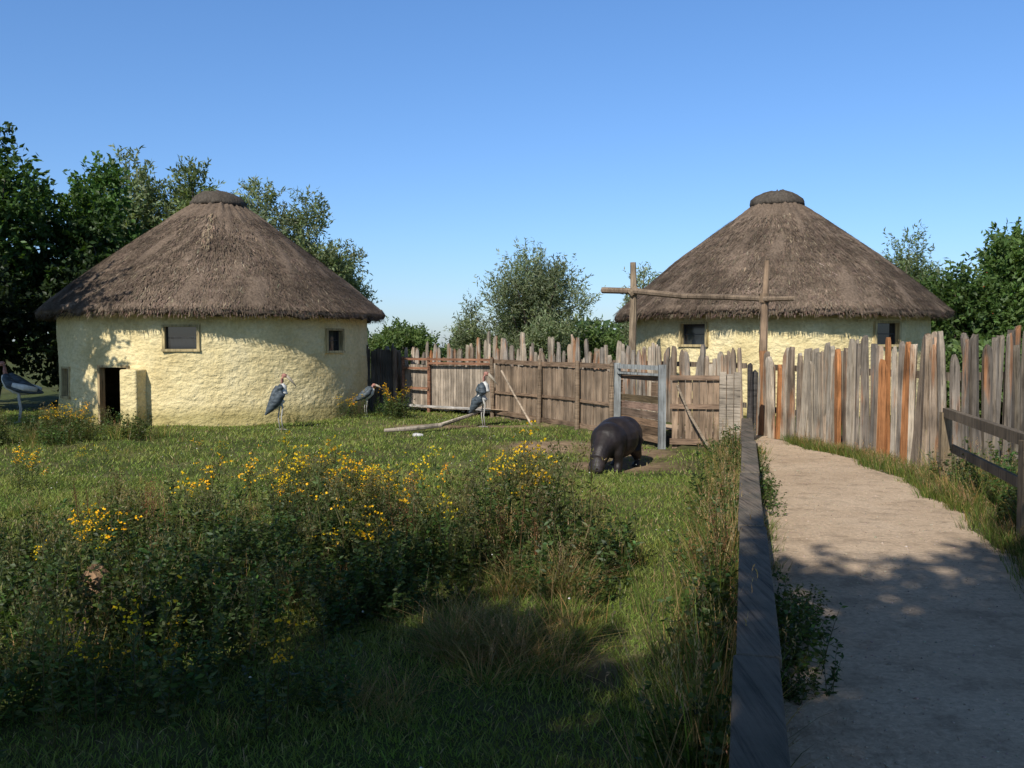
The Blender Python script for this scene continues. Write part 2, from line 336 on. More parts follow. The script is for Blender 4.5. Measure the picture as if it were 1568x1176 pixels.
# lawn
rl=R(5)
def lawn(n,d0,d1,L,W):
    d=np.sqrt(rl.uniform(d0*d0,d1*d1,n));x=d*rl.uniform(-.66,.36,n);y=d
    k=(sdist(x,y)<-.1)&(rl.rand(n)>dirt(x,y)*.93)
    bx=np.where(y>15,2.7-(y-15.2)*.42,99);k&=(x<bx)
    k&=np.hypot(x+7.65,y-23.3)>3.85
    x=x[k];y=y[k];n=len(x);pat=.5+.35*np.sin(1.7*x+.6*y)*np.sin(1.3*y-.8*x)+.3*np.sin(4.3*x+2*y)*np.sin(3.7*y-2.1*x)+rl.normal(size=n)*.25
    pat=np.clip(pat,0,1)[:,None];C=cvar((.145,.225,.035),n,rl,.2)*(1-pat)+cvar((.24,.27,.065),n,rl,.2)*pat
    dr=rl.rand(n)<.1;C[dr]=cvar((.36,.29,.14),dr.sum(),rl)
    return blades(np.stack([x,y,gz(x,y)-.005],1),rl.uniform(0,6.28,n),L*rl.uniform(.5,1.4,n)*(.65+.7*pat[:,0]),W*rl.uniform(.7,1.3,n),rl.uniform(0,.8,n),rl.uniform(0,.7,n),C,rl)
tri_obj('grass_lawn',*merge([lawn(80000,3.2,7,.045,.006),lawn(80000,7,12,.045,.009),lawn(70000,12,24,.055,.016)]),M_grass)
n=200;d=np.sqrt(rl.uniform(9,400,n));x=d*rl.uniform(-.6,.2,n);k=sdist(x,d)<-.2;x=x[k];d=d[k]
tri_obj('daisy_flowers',*octa(np.stack([x,d,gz(x,d)+rl.uniform(.06,.3,len(x))],1),rl.uniform(.006,.012,len(x)),cvar((.6,.58,.5),len(x),rl,.1),rl),M_col)
def rock(name,x,y,r,c,sq=.7,seed=0):
    b=B();b.ball((0,0,0),(r,r*.85,r*sq),0,14,9,c);q=R(seed)
    b.V=[tuple(np.array(v)*(1+.18*math.sin(v[0]*9/r*.4+seed)*math.cos(v[1]*8/r*.4)+q.uniform(-.07,.07))) for v in b.V]
    o=b.obj(name,M_bark,smooth=False);o.location=(x,y,float(gz(x,y))+r*sq*.35)
rock('rock',-2.75,5.75,.17,(.34,.21,.12),1.3,1);rock('rock',-1.9,17.8,.1,(.6,.58,.55),.5,4)
# ------------------------------------------------------------------ huts
def hut(name,cx,cy,z0,r,re,ze,ztop,wins,door,seed):
    rng=R(seed);E=empty(name,(cx,cy,0))
    nth=480;zs=np.arange(z0,2.61,.05);th=np.arange(nth)/nth*2*math.pi-math.pi
    TH,ZZ=np.meshgrid(th,zs)
    rr=r+.02*np.sin(3*TH+seed)*np.sin(1.7*ZZ)+.012*np.sin(11*TH+ZZ*3)+.008*np.sin(23*TH)*np.sin(7*ZZ+seed)+rng.normal(size=TH.shape)*.004
    rr+=.05*np.clip(.3-(ZZ+.2),0,1)
    V=np.stack([rr*np.cos(TH),rr*np.sin(TH),ZZ],-1).reshape(-1,3)
    F=[]
    ops=wins+([door] if door else [])
    for i in range(len(zs)-1):
        zm=zs[i]+.025
        for k in range(nth):
            tm=th[k]+math.pi/nth
            if any(abs((tm-math.radians(o[0])))*r<o[1]/2 and o[2]<zm<o[3] for o in ops): continue
            k2=(k+1)%nth;F.append((i*nth+k,i*nth+k2,(i+1)*nth+k2,(i+1)*nth+k))
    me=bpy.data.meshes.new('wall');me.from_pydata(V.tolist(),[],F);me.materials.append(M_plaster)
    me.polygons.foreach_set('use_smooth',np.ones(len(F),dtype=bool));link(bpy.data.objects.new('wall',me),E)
    for o in ops:
        a=math.radians(o[0]);n=np.array((math.cos(a),math.sin(a),0));t=np.array((-n[1],n[0],0));z=np.array((0,0,1.))
        w,za,zb=o[1]/2,o[2],o[3];fr=B();fc=(.55,.43,.22) if o in wins else (.4,.3,.16)
        zc=(za+zb)/2;hh=(zb-za)/2
        for s in(-1,1): fr.box(n*(r-.05)+t*s*w+z*zc,t,n,z,.03,.085,hh+.04,fc)
        fr.box(n*(r-.055)+z*(zb+.02),t,n,z,w-.03,.083,.025,fc)
        if o in wins:
            fr.box(n*(r-.04)+z*(za-.02),t,n,z,w+.04,.095,.028,fc)
            fr.obj('window_frame',M_woodV,E)
            g=B();g.box(n*(r-.12)+z*zc,t,n,z,w-.03,.004,hh,(0,0,0));g.obj('window_pane',M_glass,E)
            g=B();g.box(n*(r-.11)+z*zc,t,n,z,w-.045,.008,.008,(.05,.05,.05))
            for s in(-1,1): g.box(n*(r-.105)+t*s*(w-.045)+z*zc,t,n,z,.014,.012,hh-.005,(.05,.045,.04))
            g.obj('window_sash',M_col,E)
        else:
            fr.obj('door_frame',M_woodV,E)
            g=B();g.box(n*(r-.35)+t*.12+z*(zc-.05),t,n,z,.16,.03,hh-.1,(.30,.07,.04));g.obj('inner_door',M_woodV,E)
            g=B();n2=np.array((math.cos(a+.165),math.sin(a+.165),0));t2=np.array((-n2[1],n2[0],0))
            g.box(n2*(r+.2)+z*(.43),t2,n2,z,.2,.22,.64);
            for q in range(len(g.V)): g.V[q]=tuple(np.array(g.V[q])+rng.normal(size=3)*.008)
            ob=g.obj('door_buttress',M_plaster,E);bv=ob.modifiers.new('b','BEVEL');bv.width=.04;bv.segments=3
    rc=.62;zc=ztop-.36
    def zp(s): return (ze+.14)+(zc-ze-.14)*s+.14*np.sin(np.pi*np.clip(s,0,1))**.8*(1-.7*s)
    P=[(r-.06,2.6),(r+.1,ze+.17),(re-.1,ze+.01),(re-.01,ze+.0),(re+.03,ze+.07)]+[(re+(rc-re)*s,float(zp(s))) for s in np.linspace(0.01,1,44)]
    ns=300;V=[];F=[]
    lump=lambda t,s:.02*math.sin(5*t+seed)*math.sin(9*s)+.012*math.sin(17*t+3*s)+.012*math.sin(31*t-20*s)
    for j,(a,zz) in enumerate(P):
        for k in range(ns):
            t=2*math.pi*k/ns;q=lump(t,j/len(P)) if j>1 else 0;jj=rng.normal()*.008 if j>1 else 0
            V.append(((a+q*.6+jj)*math.cos(t),(a+q*.6+jj)*math.sin(t),zz+q+(.035*math.sin(3*t+seed)+.018*math.sin(26*t+seed)+.016*math.sin(41*t)+rng.normal()*.01 if 1<j<6 else 0)))
    for j in range(len(P)-1):
        for k in range(ns): k2=(k+1)%ns;F.append((j*ns+k,j*ns+k2,(j+1)*ns+k2,(j+1)*ns+k))
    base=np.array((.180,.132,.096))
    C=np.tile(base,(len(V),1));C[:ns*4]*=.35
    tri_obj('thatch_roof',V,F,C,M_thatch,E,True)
    n=34000;s=1-np.sqrt(rng.uniform(.02,1,n));s=np.clip(s,0,.99);t=rng.uniform(0,6.283,n)
    def pt(s,t,l):
        rad=re+(rc-re)*s
        return np.stack([(rad+l*.5)*np.cos(t),(rad+l*.5)*np.sin(t),zp(s)+l],1)
    ds=rng.uniform(.02,.05,n);P0=pt(s,t,.015);P1=pt(np.clip(s-ds,-.02,1),t+rng.normal(size=n)*.014,rng.uniform(.014,.038,n))
    tone=.7+.5*rng.rand(n,1)+.18*np.sin(4*t+seed)[:,None]*np.sin(6*s+1)[:,None]
    tone*=1+.15*np.sin(s*62+.5*np.sin(6*t))[:,None]
    Cs=base*tone*(1+rng.normal(size=(n,3))*.03);br=rng.rand(n)<.04;Cs[br]=cvar((.34,.27,.19),br.sum(),rng)
    if seed==1:
        lt=(np.abs(np.angle(np.exp(1j*(t+1.35+.12*(1-s)))))<.03+.05*rng.rand(n))&(s>.5)&(rng.rand(n)<.8);Cs[lt]=cvar((.36,.27,.18),lt.sum(),rng,.15)
    W=rng.uniform(.004,.012,n)[:,None];sd=np.stack([-np.sin(t),np.cos(t),0*t],1)
    V=np.stack([P0-sd*W,P0+sd*W,P1+sd*W*.6,P1-sd*W*.6],1).reshape(-1,3);F=np.arange(n*4).reshape(-1,4)
    tri_obj('thatch_straw',V,F,np.repeat(Cs,4,0),M_thatch,E)
    n=5000;t=rng.uniform(0,6.283,n);r0=re+rng.uniform(-.12,.03,n);P0=np.stack([r0*np.cos(t),r0*np.sin(t),ze+rng.uniform(0,.14,n)],1)
    P1=P0+np.stack([.06*np.cos(t),.06*np.sin(t),-rng.uniform(.03,.12,n)],1)+rng.normal(size=(n,3))*.012
    W=.008;sd=np.stack([-np.sin(t),np.cos(t),0*t],1)
    V=np.stack([P0-sd*W,P0+sd*W,P1+sd*W*.5,P1-sd*W*.5],1).reshape(-1,3)
    tri_obj('eave_straw',V,np.arange(n*4).reshape(-1,4),np.repeat(cvar(base*.9,n,rng,.25),4,0),M_thatch,E)
    P=[(.60,zc-.06),(.69,zc-.04),(.70,zc+.03),(.66,zc+.11),(.56,zc+.21),(.42,zc+.29),(.2,zc+.35),(.0,zc+.36)]
    ns=48;V=[];F=[]
    for j,(a,zz) in enumerate(P):
        for k in range(ns):
            tt=2*math.pi*k/ns;q=rng.normal()*.012;V.append(((a+q)*math.cos(tt),(a+q)*math.sin(tt),zz+q))
    for j in range(len(P)-1):
        for k in range(ns): k2=(k+1)%ns;F.append((j*ns+k,j*ns+k2,(j+1)*ns+k2,(j+1)*ns+k))
    tri_obj('ridge_cap',V,F,np.tile((.10,.083,.066),(len(V),1)),M_thatch,E,True)
    return E
hut('thatched_hut',-7.65,23.3,-.35,3.8,4.24,2.26,5.58,[(-84.3,.74,1.5,2.0),(-27.9,.6,1.45,1.95),(-136,.5,.4,1.05)],(-108.2,.8,-.25,1.1),1)
hut('thatched_hut',7.03,23.74,-.35,3.75,4.24,2.28,5.66,[(-136.4,.75,1.6,2.1),(-65.5,.75,1.6,2.1)],None,2)
# ------------------------------------------------------------------ palisades
def palisade(name,pts,h,h2,hv,seed,orange=.06,cols=None,w=(.09,.17)):
    rng=R(seed);b=B();pts=np.array(pts,float);seg=np.linalg.norm(np.diff(pts,axis=0),axis=1);cum=np.concatenate([[0],np.cumsum(seg)])
    s=0
    cols=cols or [(.44,.37,.285),(.36,.31,.255),(.50,.415,.315),(.30,.25,.20),(.40,.305,.22)]
    while s<cum[-1]:
        wd=rng.uniform(*w);x=np.interp(s+wd/2,cum,pts[:,0]);y=np.interp(s+wd/2,cum,pts[:,1])
        i=min(np.searchsorted(cum,s+wd/2)-1,len(seg)-1);i=max(i,0);d=(pts[i+1]-pts[i])/seg[i]
        yaw=rng.normal()*.22;d=np.array((d[0]*math.cos(yaw)-d[1]*math.sin(yaw),d[0]*math.sin(yaw)+d[1]*math.cos(yaw)));nn=np.array((-d[1],d[0]))
        fr_=s/cum[-1];off=rng.normal()*.03;H=h*(1-fr_)+h2*fr_+rng.uniform(-hv,hv)+(rng.rand()<.1)*.14-(rng.rand()<.15)*.18;z0=float(gz(x,y))-.05;th=rng.uniform(.018,.035)
        c=np.array(cols[rng.randint(len(cols))])*rng.uniform(.6,1.15)
        if rng.rand()<orange: c=np.array((.46,.20,.08))*rng.uniform(.7,1.1)
        lean=rng.normal()*.035;lean2=rng.normal()*.02
        V=[];kind=rng.rand()
        tops=[1,.85,.4] if kind<.6 else ([1,.98,.85] if kind<.72 else [.95,.6,.12])
        lv=[(0,rng.uniform(.85,1)),(.35*H,rng.uniform(.9,1.08)),(.7*H,rng.uniform(.86,1.04)),(H-.15,tops[0]*.95),(H-.06,tops[1]*.92),(H,tops[2]*.88)]
        sk=rng.normal()*.35;bow=rng.normal()*.02
        for q,(z,ww) in enumerate(lv):
            cx=lean*z+bow*math.sin(z*2)+(sk*wd*.5*(1-ww) if q>3 else 0);ct=off+lean2*z
            for a,t_ in((-1,-1),(0,-1.6),(1,-1),(1,1),(-1,1)):
                u=a*wd/2*ww+cx;v=ct+t_*th
                V.append((x+d[0]*u+nn[0]*v,y+d[1]*u+nn[1]*v,z0+z+(rng.uniform(-.015,.015) if q>2 else 0)))
        F=[]
        for q in range(5):
            for k in range(5): F.append((q*5+k,q*5+(k+1)%5,(q+1)*5+(k+1)%5,(q+1)*5+k))
        F.append((25,26,27,28,29));b.add(V,F,c);s+=wd*rng.uniform(.97,1.12)
    for i in range(len(seg)):
        a,c=pts[i],pts[i+1];d=(c-a)/seg[i];nn=np.array((-d[1],d[0]));m_=(a+c)/2
        sg=1 if np.dot(nn,m_)>0 else -1
        for z in(.45,1.2):
            mm=m_+nn*.12*sg;b.box((mm[0],mm[1],z),(d[0],d[1],0),(nn[0],nn[1],0),(0,0,1),seg[i]/2,.02,.05,(.25,.2,.15))
    return b.obj(name,M_pal)
pr=[(4.45,15.9),(4.85,14.2),(5.15,12.8),(5.35,11.9),(5.42,11.0)]
palisade('palisade_fence',pr[::-1],1.80,1.50,.09,7,.10,w=(.07,.15))
palisade('palisade_fence',[(5.5,10.95),(6.2,11.3),(7.3,12.2),(9.5,14.5),(12,17)],1.70,1.7,.15,8,.06,[(.24,.2,.16),(.30,.25,.19),(.18,.15,.12)],w=(.06,.12))
palisade('palisade_fence',[(-3.95,25.2),(-2,24.4),(.3,22.8),(1.9,20.8),(3.1,18.9),(4.35,16.8)],1.84,1.54,.17,9,.03,w=(.08,.15))
# ------------------------------------------------------------------ paddock fence
b=B();rng=R(12);fp=np.array([(-.4,22.2),(.7,20.0),(1.45,18.5),(2.0,17.0)])
def boards(b,a,c,zb,zt,col_,nb,th=.016,gap=.014,jit=.01):
    a=np.array(a,float);c=np.array(c,float);L=np.linalg.norm(c-a);d=(c-a)/L;nn=np.array((-d[1],d[0]));hh=(zt-zb)/nb
    for k in range(nb):
        cc=np.array(col_)*rng.uniform(.55,1.35)*np.array([1,rng.uniform(.92,1.08),rng.uniform(.85,1.15)]);m_=(a+c)/2+nn*rng.normal()*.008;tl=rng.normal()*.007
        u=np.array((d[0],d[1],tl));b.box((m_[0],m_[1],zb+hh*(k+.5)+rng.normal()*jit*.3),u,(nn[0],nn[1],0),(0,0,1),L/2,th,hh/2-gap/2*rng.uniform(.4,1.4),cc)
def post(b,x,y,z0,z1,w=.06,c=(.25,.18,.12),m=0):
    a=rng.normal()*.1;b.tube([(x,y,z0),(x+rng.normal()*.01,y,(z0+z1)/2),(x+rng.normal()*.015,y,z1-.02),(x+rng.normal()*.015,y,z1)],[w*1.05,w,w*.95,w*.75],8,c,m)
bc=(.26,.175,.115)
bp=B()
def pales(a,c,zt0,cc):
    a=np.array(a,float);c=np.array(c,float);L=np.linalg.norm(c-a);d=(c-a)/L;nn=np.array((-d[1],d[0]));s_=0
    while s_<L:
        wd=rng.uniform(.07,.12);p=a+d*(s_+wd/2)+nn*rng.normal()*.008;zt=zt0+rng.normal()*.02
        bp.box((p[0],p[1],(zt-.24)/2),(d[0],d[1],rng.normal()*.01),(nn[0],nn[1],0),(0,0,1),wd/2*.95,.012,(zt+.24)/2,np.array(cc)*rng.uniform(.55,1.25));s_+=wd*1.04
for i in range(3):
    a,c=fp[i],fp[i+1];L=np.linalg.norm(c-a);d=(c-a)/L;nn=np.array((-d[1],d[0]));m_=(a+c)/2
    pales(a,c,1.12,(.31,.225,.155))
    if np.dot(nn,m_)>0: nn=-nn
    for z,hw in((1.17,.05),(.44,.03),(-.08,.05)):
        q=m_+nn*.045;b.box((q[0],q[1],z+rng.normal()*.008),(d[0],d[1],rng.normal()*.006),(nn[0],nn[1],0),(0,0,1),L/2+.02,.018,hw,np.array(bc)*rng.uniform(.7,1.2))
for p in fp: post(b,p[0]-.1,p[1]-.08,-.3,1.27,.05)
pales((2.74,15.17),(3.60,15.03),1.0,(.30,.21,.14))
bp.obj('picket_fence',M_woodV)
for z,hw in((1.04,.04),(.55,.04),(-.05,.05)): b.box((3.17,15.05,z),(.986,-.16,0),(.16,.986,0),(0,0,1),.48,.018,hw,np.array((.27,.18,.12)))
for x in(3.55,3.67,3.79): b.box((x,14.94-(x-3.55)*.1,.47),(1,-.1,0),(.1,1,0),(0,0,1),.052,.03,.66+rng.uniform(-.03,.03),(.42,.35,.27))
post(b,3.95,14.75,-.3,1.28,.05,(.08,.07,.065));post(b,4.06,14.9,-.3,1.15,.06,(.1,.09,.08))
b.tube([(-.25,21.2,.98),(.05,20.5,.45),(.45,19.7,-.2)],[.025,.025,.03],6,(.42,.33,.24))
b.tube([(2.78,14.93,.92),(3.0,14.88,.4),(3.32,14.7,-.18)],[.022,.022,.025],6,(.36,.28,.2))
b.obj('paddock_fence',M_woodH)
E=empty('paddock_gate')
b=B();boards(b,(2.06,16.75),(2.6,15.3),-.12,.70,bc,6)
boards(b,(2.06,16.75),(2.6,15.3),.95,1.1,bc,1)
for t_ in(.0,.8,.9):
    a=np.array((2.06,16.75))*(1-t_)+np.array((2.6,15.3))*t_
    b.box((a[0],a[1],.82),(.35,-.94,0),(.94,.35,0),(0,0,1),.06,.015,.12,bc)
b.obj('gate_boards',M_woodH,E)
b=B();g=(.30,.31,.30)
def bar(b,p,q,w,c,t=.02):
    p=np.array(p,float);q=np.array(q,float);L=np.linalg.norm(q-p);d=(q-p)/L;s=np.cross(d,(0,0,1));s=s if np.linalg.norm(s)>.1 else np.array((.94,.35,0.));s/=np.linalg.norm(s);k=np.cross(s,d)
    b.box((p+q)/2,d,s,k,L/2,t,w,c)
b.box((1.98,16.68,.5),(1,0,0),(0,1,0),(0,0,1),.06,.04,.76,g);b.box((2.56,15.12,.5),(1,0,0),(0,1,0),(0,0,1),.06,.05,.76,g)
bar(b,(1.98,16.66,1.2),(2.6,15.14,1.2),.04,g);bar(b,(1.98,16.66,1.08),(2.6,15.14,1.08),.02,g)
b.obj('gate_frame',M_woodV,E)
E=empty('field_gate');b=B();rc=(.30,.15,.09)
P=[(-3.25,24.25),(-2.95,24.0),(-2.2,23.4),(-.48,22.15)]
for x,y in P[1:]: post(b,x,y,-.3,1.28,.045,rc)
for (a,c) in((P[1],P[2]),(P[2],P[3])):
    for z,cc in((1.22,rc),(.98 if a is P[1] else 1.12,rc),(-.02,(.5,.46,.42))): bar(b,(a[0],a[1]-.05,z),(c[0],c[1]-.05,z),.03,cc)
bar(b,(-2.95,23.93,.45),(-2.2,23.33,.45),.03,rc)
b.obj('gate_frame',M_woodH,E)
b=B()
for k in range(34):
    t_=(k+.5)/34;x=-2.95+t_*2.45;y=24.1-t_*1.83;b.box((x,y,.48),(.8,-.6,0),(.6,.8,0),(0,0,1),.040,.012,.6+rng.normal()*.02,np.array((.42,.34,.26))*rng.uniform(.6,1.15))
b.obj('gate_pickets',M_woodV,E)
b=B()
for k in range(6): b.box((-3.85+k*.13,23.75+.03*k,.62),(1,.1,0),(-.1,1,0),(0,0,1),.06,.02,.85+rng.normal()*.03,(.10,.085,.07))
post(b,-3.9,23.65,-.3,1.6,.06,(.12,.1,.08));post(b,-3.15,23.8,-.3,1.5,.06,(.2,.15,.11));b.obj('side_fence',M_woodV)
b=B();oc=(.42,.21,.10)
b.tube([(2.74,20.1,-.3),(2.72,20.1,1.5),(2.74,20.05,2.8),(2.72,20.05,3.45)],[.09,.085,.08,.065],9,(.32,.24,.16))
b.tube([(4.44,15.7,-.2),(4.48,15.7,.7),(4.44,15.7,1.5)],[.085,.08,.075],9,oc)
b.tube([(4.44,15.7,1.49),(4.46,15.7,2.3),(4.49,15.7,3.08)],[.074,.065,.045],9,(.29,.2,.13))
b.tube([(2.1,20.6,2.86),(2.75,19.95,2.80),(3.5,18,2.58),(4.0,16.8,2.50),(4.46,15.6,2.40),(4.75,14.95,2.38)],[.075,.07,.06,.055,.05,.04],8,(.26,.19,.13))
b.tube([(2.64,20.0,2.72),(2.82,20.0,2.86)],.1,8,(.2,.15,.1));b.tube([(4.45,15.7,2.34),(4.46,15.7,2.5)],.09,8,(.2,.14,.09))
b.obj('pole_gateway',M_woodV)
# ------------------------------------------------------------------ boundary rail
b=B();rng=R(31);d=np.array((.262,1.,0));d/=np.linalg.norm(d);nn=np.array((d[1],-d[0],0))
cuts=[-1.4,.9,3.24,5.6,8.0,10.6,13.9]
for i in range(len(cuts)-1):
    y0,y1=cuts[i],cuts[i+1];c=np.array((Xr((y0+y1)/2),(y0+y1)/2,.425));L=(y1-y0)/d[1]/2-.004
    b.box(c+nn*rng.normal()*.006,d+np.array((0,0,rng.normal()*.002)),nn,(0,0,1),L,.082,.025,np.array((.15,.125,.10))*rng.uniform(.8,1.2),0)
    for z in(.29,.10,-.09):
        for s in(-1,1): b.box(c+nn*s*.052+np.array((0,0,z-.425)),d,nn,(0,0,1),L,.012,.085,np.array((.12,.095,.07))*rng.uniform(.7,1.2),0)
m,nt,bb=nmat('rail_wood',.8,.2);mp=N(nt,'ShaderNodeMapping');tc=N(nt,'ShaderNodeTexCoord');mp.inputs['Rotation'].default_value=(0,0,math.atan(.262));mp.inputs['Scale'].default_value=(42,1.6,30)
nt.links.new(tc.outputs['Object'],mp.inputs[0]);n1=noise(nt,mp.outputs[0],1,6,.7)
c=mul(nt,col(nt),ramp(nt,n1,[(.3,.2),(.5,1.),(.8,1.5)]));c=mul(nt,c,ramp(nt,noise(nt,tc.outputs['Object'],3,5,.6),[(.3,(.6,.65,.6)),(.7,(1.3,1.2,1.1))]));nt.links.new(c,bb.inputs['Base Color']);bump(nt,bb,n1,.9,.015)
ob=b.obj('boundary_rail',m);bv=ob.modifiers.new('b','BEVEL');bv.width=.008;bv.segments=2
b=B();P=[(4.95,10.1),(4.15,7.1),(3.35,4.1)];wc=(.18,.14,.095)
for p in P[:2]: b.box((p[0],p[1],.33),(1,-.2,0),(.2,1,0),(0,0,1),.055,.055,.5,(.28,.21,.13))
b.box((P[2][0],P[2][1],.33),(1,-.2,0),(.2,1,0),(0,0,1),.055,.055,.5,wc)
for i in range(2):
    bar(b,(*P[i],.83),(*P[i+1],.83),.05,wc,.035) if i==0 else bar(b,(P[1][0]-.01,P[1][1]-.03,.83),(*P[2],.83),.05,wc,.035)
    bar(b,(P[i][0]+.08,P[i][1],.42),(P[i+1][0]+.08,P[i+1][1],.42),.045,wc,.018)
b.obj('path_handrail',M_woodV)
b=B()
b.tube([(-2.6,18.0,-.14),(-2.1,18.15,-.12),(-1.5,18.5,-.08),(-1.05,19.3,.02),(-.7,19.9,.1)],[.035,.05,.048,.04,.02],8,(.42,.35,.27))
b.tube([(-1.5,18.5,-.06),(-1.1,18.7,.06),(-.85,18.75,.14)],[.03,.022,.012],6,(.42,.35,.27));b.obj('fallen_branch',M_bark)
# ------------------------------------------------------------------ trees
def tree(name,x,y,top,rad,zlow,nspr,leaf,c,seed,z0=-.2,bushy=.6,nlobe=16,kleaf=13,slen=.6,trunk=.16,lob=(.28,.46)):
    rng=R(seed);E=empty(name,(x,y,z0));top-=z0;zlow-=z0
    cz=(top+zlow)/2;Hh=(top-zlow)/2
    dl=unit(rng.normal(size=(nlobe,3)));u=rng.uniform(.25,1,nlobe)[:,None]**.5
    lr=rad*rng.uniform(*lob,size=nlobe)
    LP=np.array((0,0,cz))+dl*u*np.array((rad,rad,Hh))*.68
    LP[0]=(rng.normal()*.1*rad,0,top-lr[0]*.9)
    lt=rng.uniform(.7,1.3,nlobe)
    k=rng.randint(nlobe,size=nspr);dr=unit(rng.normal(size=(nspr,3)));rr=lr[k]*np.sqrt(rng.uniform(.05,1,nspr))
    base=LP[k]+dr*rr[:,None]*np.array((1,1,min(1.3,max(.7,Hh/rad))))
    sd=unit(dr*.6+np.array((0,0,bushy))+rng.normal(size=(nspr,3))*.4);sl=slen*rng.uniform(.5,1.2,nspr)
    t=np.tile(np.linspace(0,1,kleaf),nspr)[:,None];Bp=np.repeat(base,kleaf,0);Sd=np.repeat(sd,kleaf,0);Sl=np.repeat(sl,kleaf)[:,None]
    P=Bp+Sd*Sl*t;n=len(P);P[:,2]=np.maximum(P[:,2],.1)
    D=Sd*.5+rng.normal(size=(n,3))*.6+np.array((0,0,-.1))
    C=cvar(c,n,rng,.16)*np.repeat(lt[k]*rng.uniform(.75,1.25,nspr),kleaf)[:,None]
    C=np.clip(C,.005,.6)
    A=leaves(P,D,leaf[0]*rng.uniform(.7,1.3,n),leaf[1]*rng.uniform(.7,1.3,n),C,rng)
    tri_obj('foliage',*A,M_leaf,E)
    b=B();bc=(.13,.105,.08);fk=np.array((rng.normal()*.1,rng.normal()*.1,max(zlow*.8,.35*cz)))
    b.tube([(0,0,-.1),fk*.5+rng.normal(size=3)*.05,fk,fk*.4+np.array((0,0,cz))*.6,(0,0,top-.5*Hh)],[trunk*1.3,trunk,trunk*.85,trunk*.6,trunk*.2],8,bc)
    for q in range(nlobe):
        s=fk+(np.array((0,0,cz))-fk)*rng.uniform(0,.9);mid=(s+LP[q])/2+rng.normal(size=3)*.12*rad*.4+np.array((0,0,.05*rad))
        b.tube([s,mid,LP[q],LP[q]+(LP[q]-s)*.25],[trunk*.45,trunk*.28,trunk*.14,trunk*.05],6,bc)
    b.obj('trunk',M_bark,E,smooth=True);return E
dk=(.06,.115,.026);gr=(.10,.15,.042);wl=(.19,.225,.12)
tree('broadleaf_tree',-15.6,26.5,8.0,3.3,1.2,2800,(.19,.11),dk,41,nlobe=22,bushy=.4)
tree('broadleaf_tree',-12.9,28.5,7.0,2.3,1.0,1700,(.19,.11),dk,42,nlobe=18,bushy=.4)
tree('willow_tree',-14.0,33,8.1,2.4,2.0,1800,(.20,.065),(.17,.21,.10),43,bushy=.9)
tree('willow_tree',-11.8,33.5,7.9,2.2,2.0,1700,(.20,.065),(.16,.205,.08),44,bushy=.9)
tree('willow_tree',-9.6,34,7.4,2.2,2.0,1700,(.20,.06),wl,45,bushy=.9)
tree('willow_tree',-7.9,34.5,7.0,2.0,1.5,1600,(.20,.06),(.18,.22,.10),46,bushy=.9)
tree('willow_tree',-6.7,35.5,5.2,1.2,.8,800,(.18,.055),wl,47,bushy=1.)
tree('elder_bush',-14.6,23.6,4.3,2.0,0,1300,(.17,.11),(.026,.046,.015),48,bushy=.3,nlobe=14)  # understory fill; deep shade painted into the dark leaf colour
tree('elder_bush',-12.6,26.0,3.8,1.6,-.1,1000,(.17,.11),(.026,.046,.015),49,bushy=.3,nlobe=14)  # leaf colour darkened the same way to stand for deep shade
tree('willow_tree',1.0,38,5.4,3.0,-.3,2200,(.20,.05),(.19,.225,.12),50,bushy=.95,nlobe=30,slen=.85,kleaf=14,lob=(.2,.34))
tree('willow_tree',-1.9,41,3.2,1.1,.0,400,(.19,.05),wl,51,bushy=1.,slen=.7)
tree('hedge_bush',-5.4,44,2.5,2.3,-.2,600,(.2,.09),gr,52,bushy=.8)
tree('hedge_bush',-2.2,47,2.1,1.8,-.2,450,(.2,.09),gr,53,bushy=.8)
tree('willow_tree',5.4,36,4.4,1.1,.5,450,(.19,.05),wl,54,bushy=.9)
tree('willow_tree',17.0,38.5,6.0,1.9,.5,1100,(.19,.055),(.14,.18,.075),55,bushy=1.,slen=.8)
tree('rowan_tree',15.8,27,5.2,2.3,.2,1700,(.18,.09),(.085,.14,.037),56,nlobe=18)
tree('rowan_tree',13.4,26.5,3.6,1.9,-.1,1300,(.18,.09),(.075,.125,.032),57)
tree('hedge_bush',9.6,17.5,1.5,1.4,-.2,500,(.14,.08),gr,58)
tree('hedge_bush',4.5,44,2.6,2.6,-.2,600,(.2,.09),gr,59)
rb=R(8);n=50;dl=unit(rb.normal(size=(n,3)));P=np.array((15.4,26.6,2.9))+dl*np.array((2.2,2.0,1.8))*rb.uniform(.75,1,(n,1))
tri_obj('rowan_berries',*octa(P,rb.uniform(.02,.04,n),cvar((.35,.06,.02),n,rb),rb),M_col)
# trees behind the viewpoint and to the left (cast the dappled shade)
tree('ash_tree',-1.7,-5.2,9.4,2.3,5.0,1500,(.17,.10),gr,61,nlobe=22,trunk=.2)
tree('ash_tree',-5.6,-4.9,9.2,2.5,4.8,1300,(.17,.10),gr,62,nlobe=22,trunk=.2)
tree('ash_tree',-.1,-3.9,9.3,2.3,4.6,2000,(.17,.10),gr,63,nlobe=26,trunk=.2)
tree('ash_tree',-8.2,-1.5,7.5,2.0,4.0,500,(.15,.08),gr,64,nlobe=16,trunk=.2)
tree('ash_tree',-13.0,16.2,7.9,2.5,2.8,1500,(.16,.09),gr,65,nlobe=20)
rd=R(70);n=7000;x=rd.uniform(-110,130,n);y=rd.uniform(95,120,n);hh=3.2+1.6*np.sin(x*.11)+1.2*np.sin(x*.37+1)+.8*np.sin(x*.9)
z=hh*np.sqrt(rd.rand(n));tri_obj('distant_trees',*leaves(np.stack([x,y,z],1),rd.normal(size=(n,3))+[0,0,.5],1.3,.8,cvar((.08,.12,.05),n,rd,.25),rd),M_leaf)
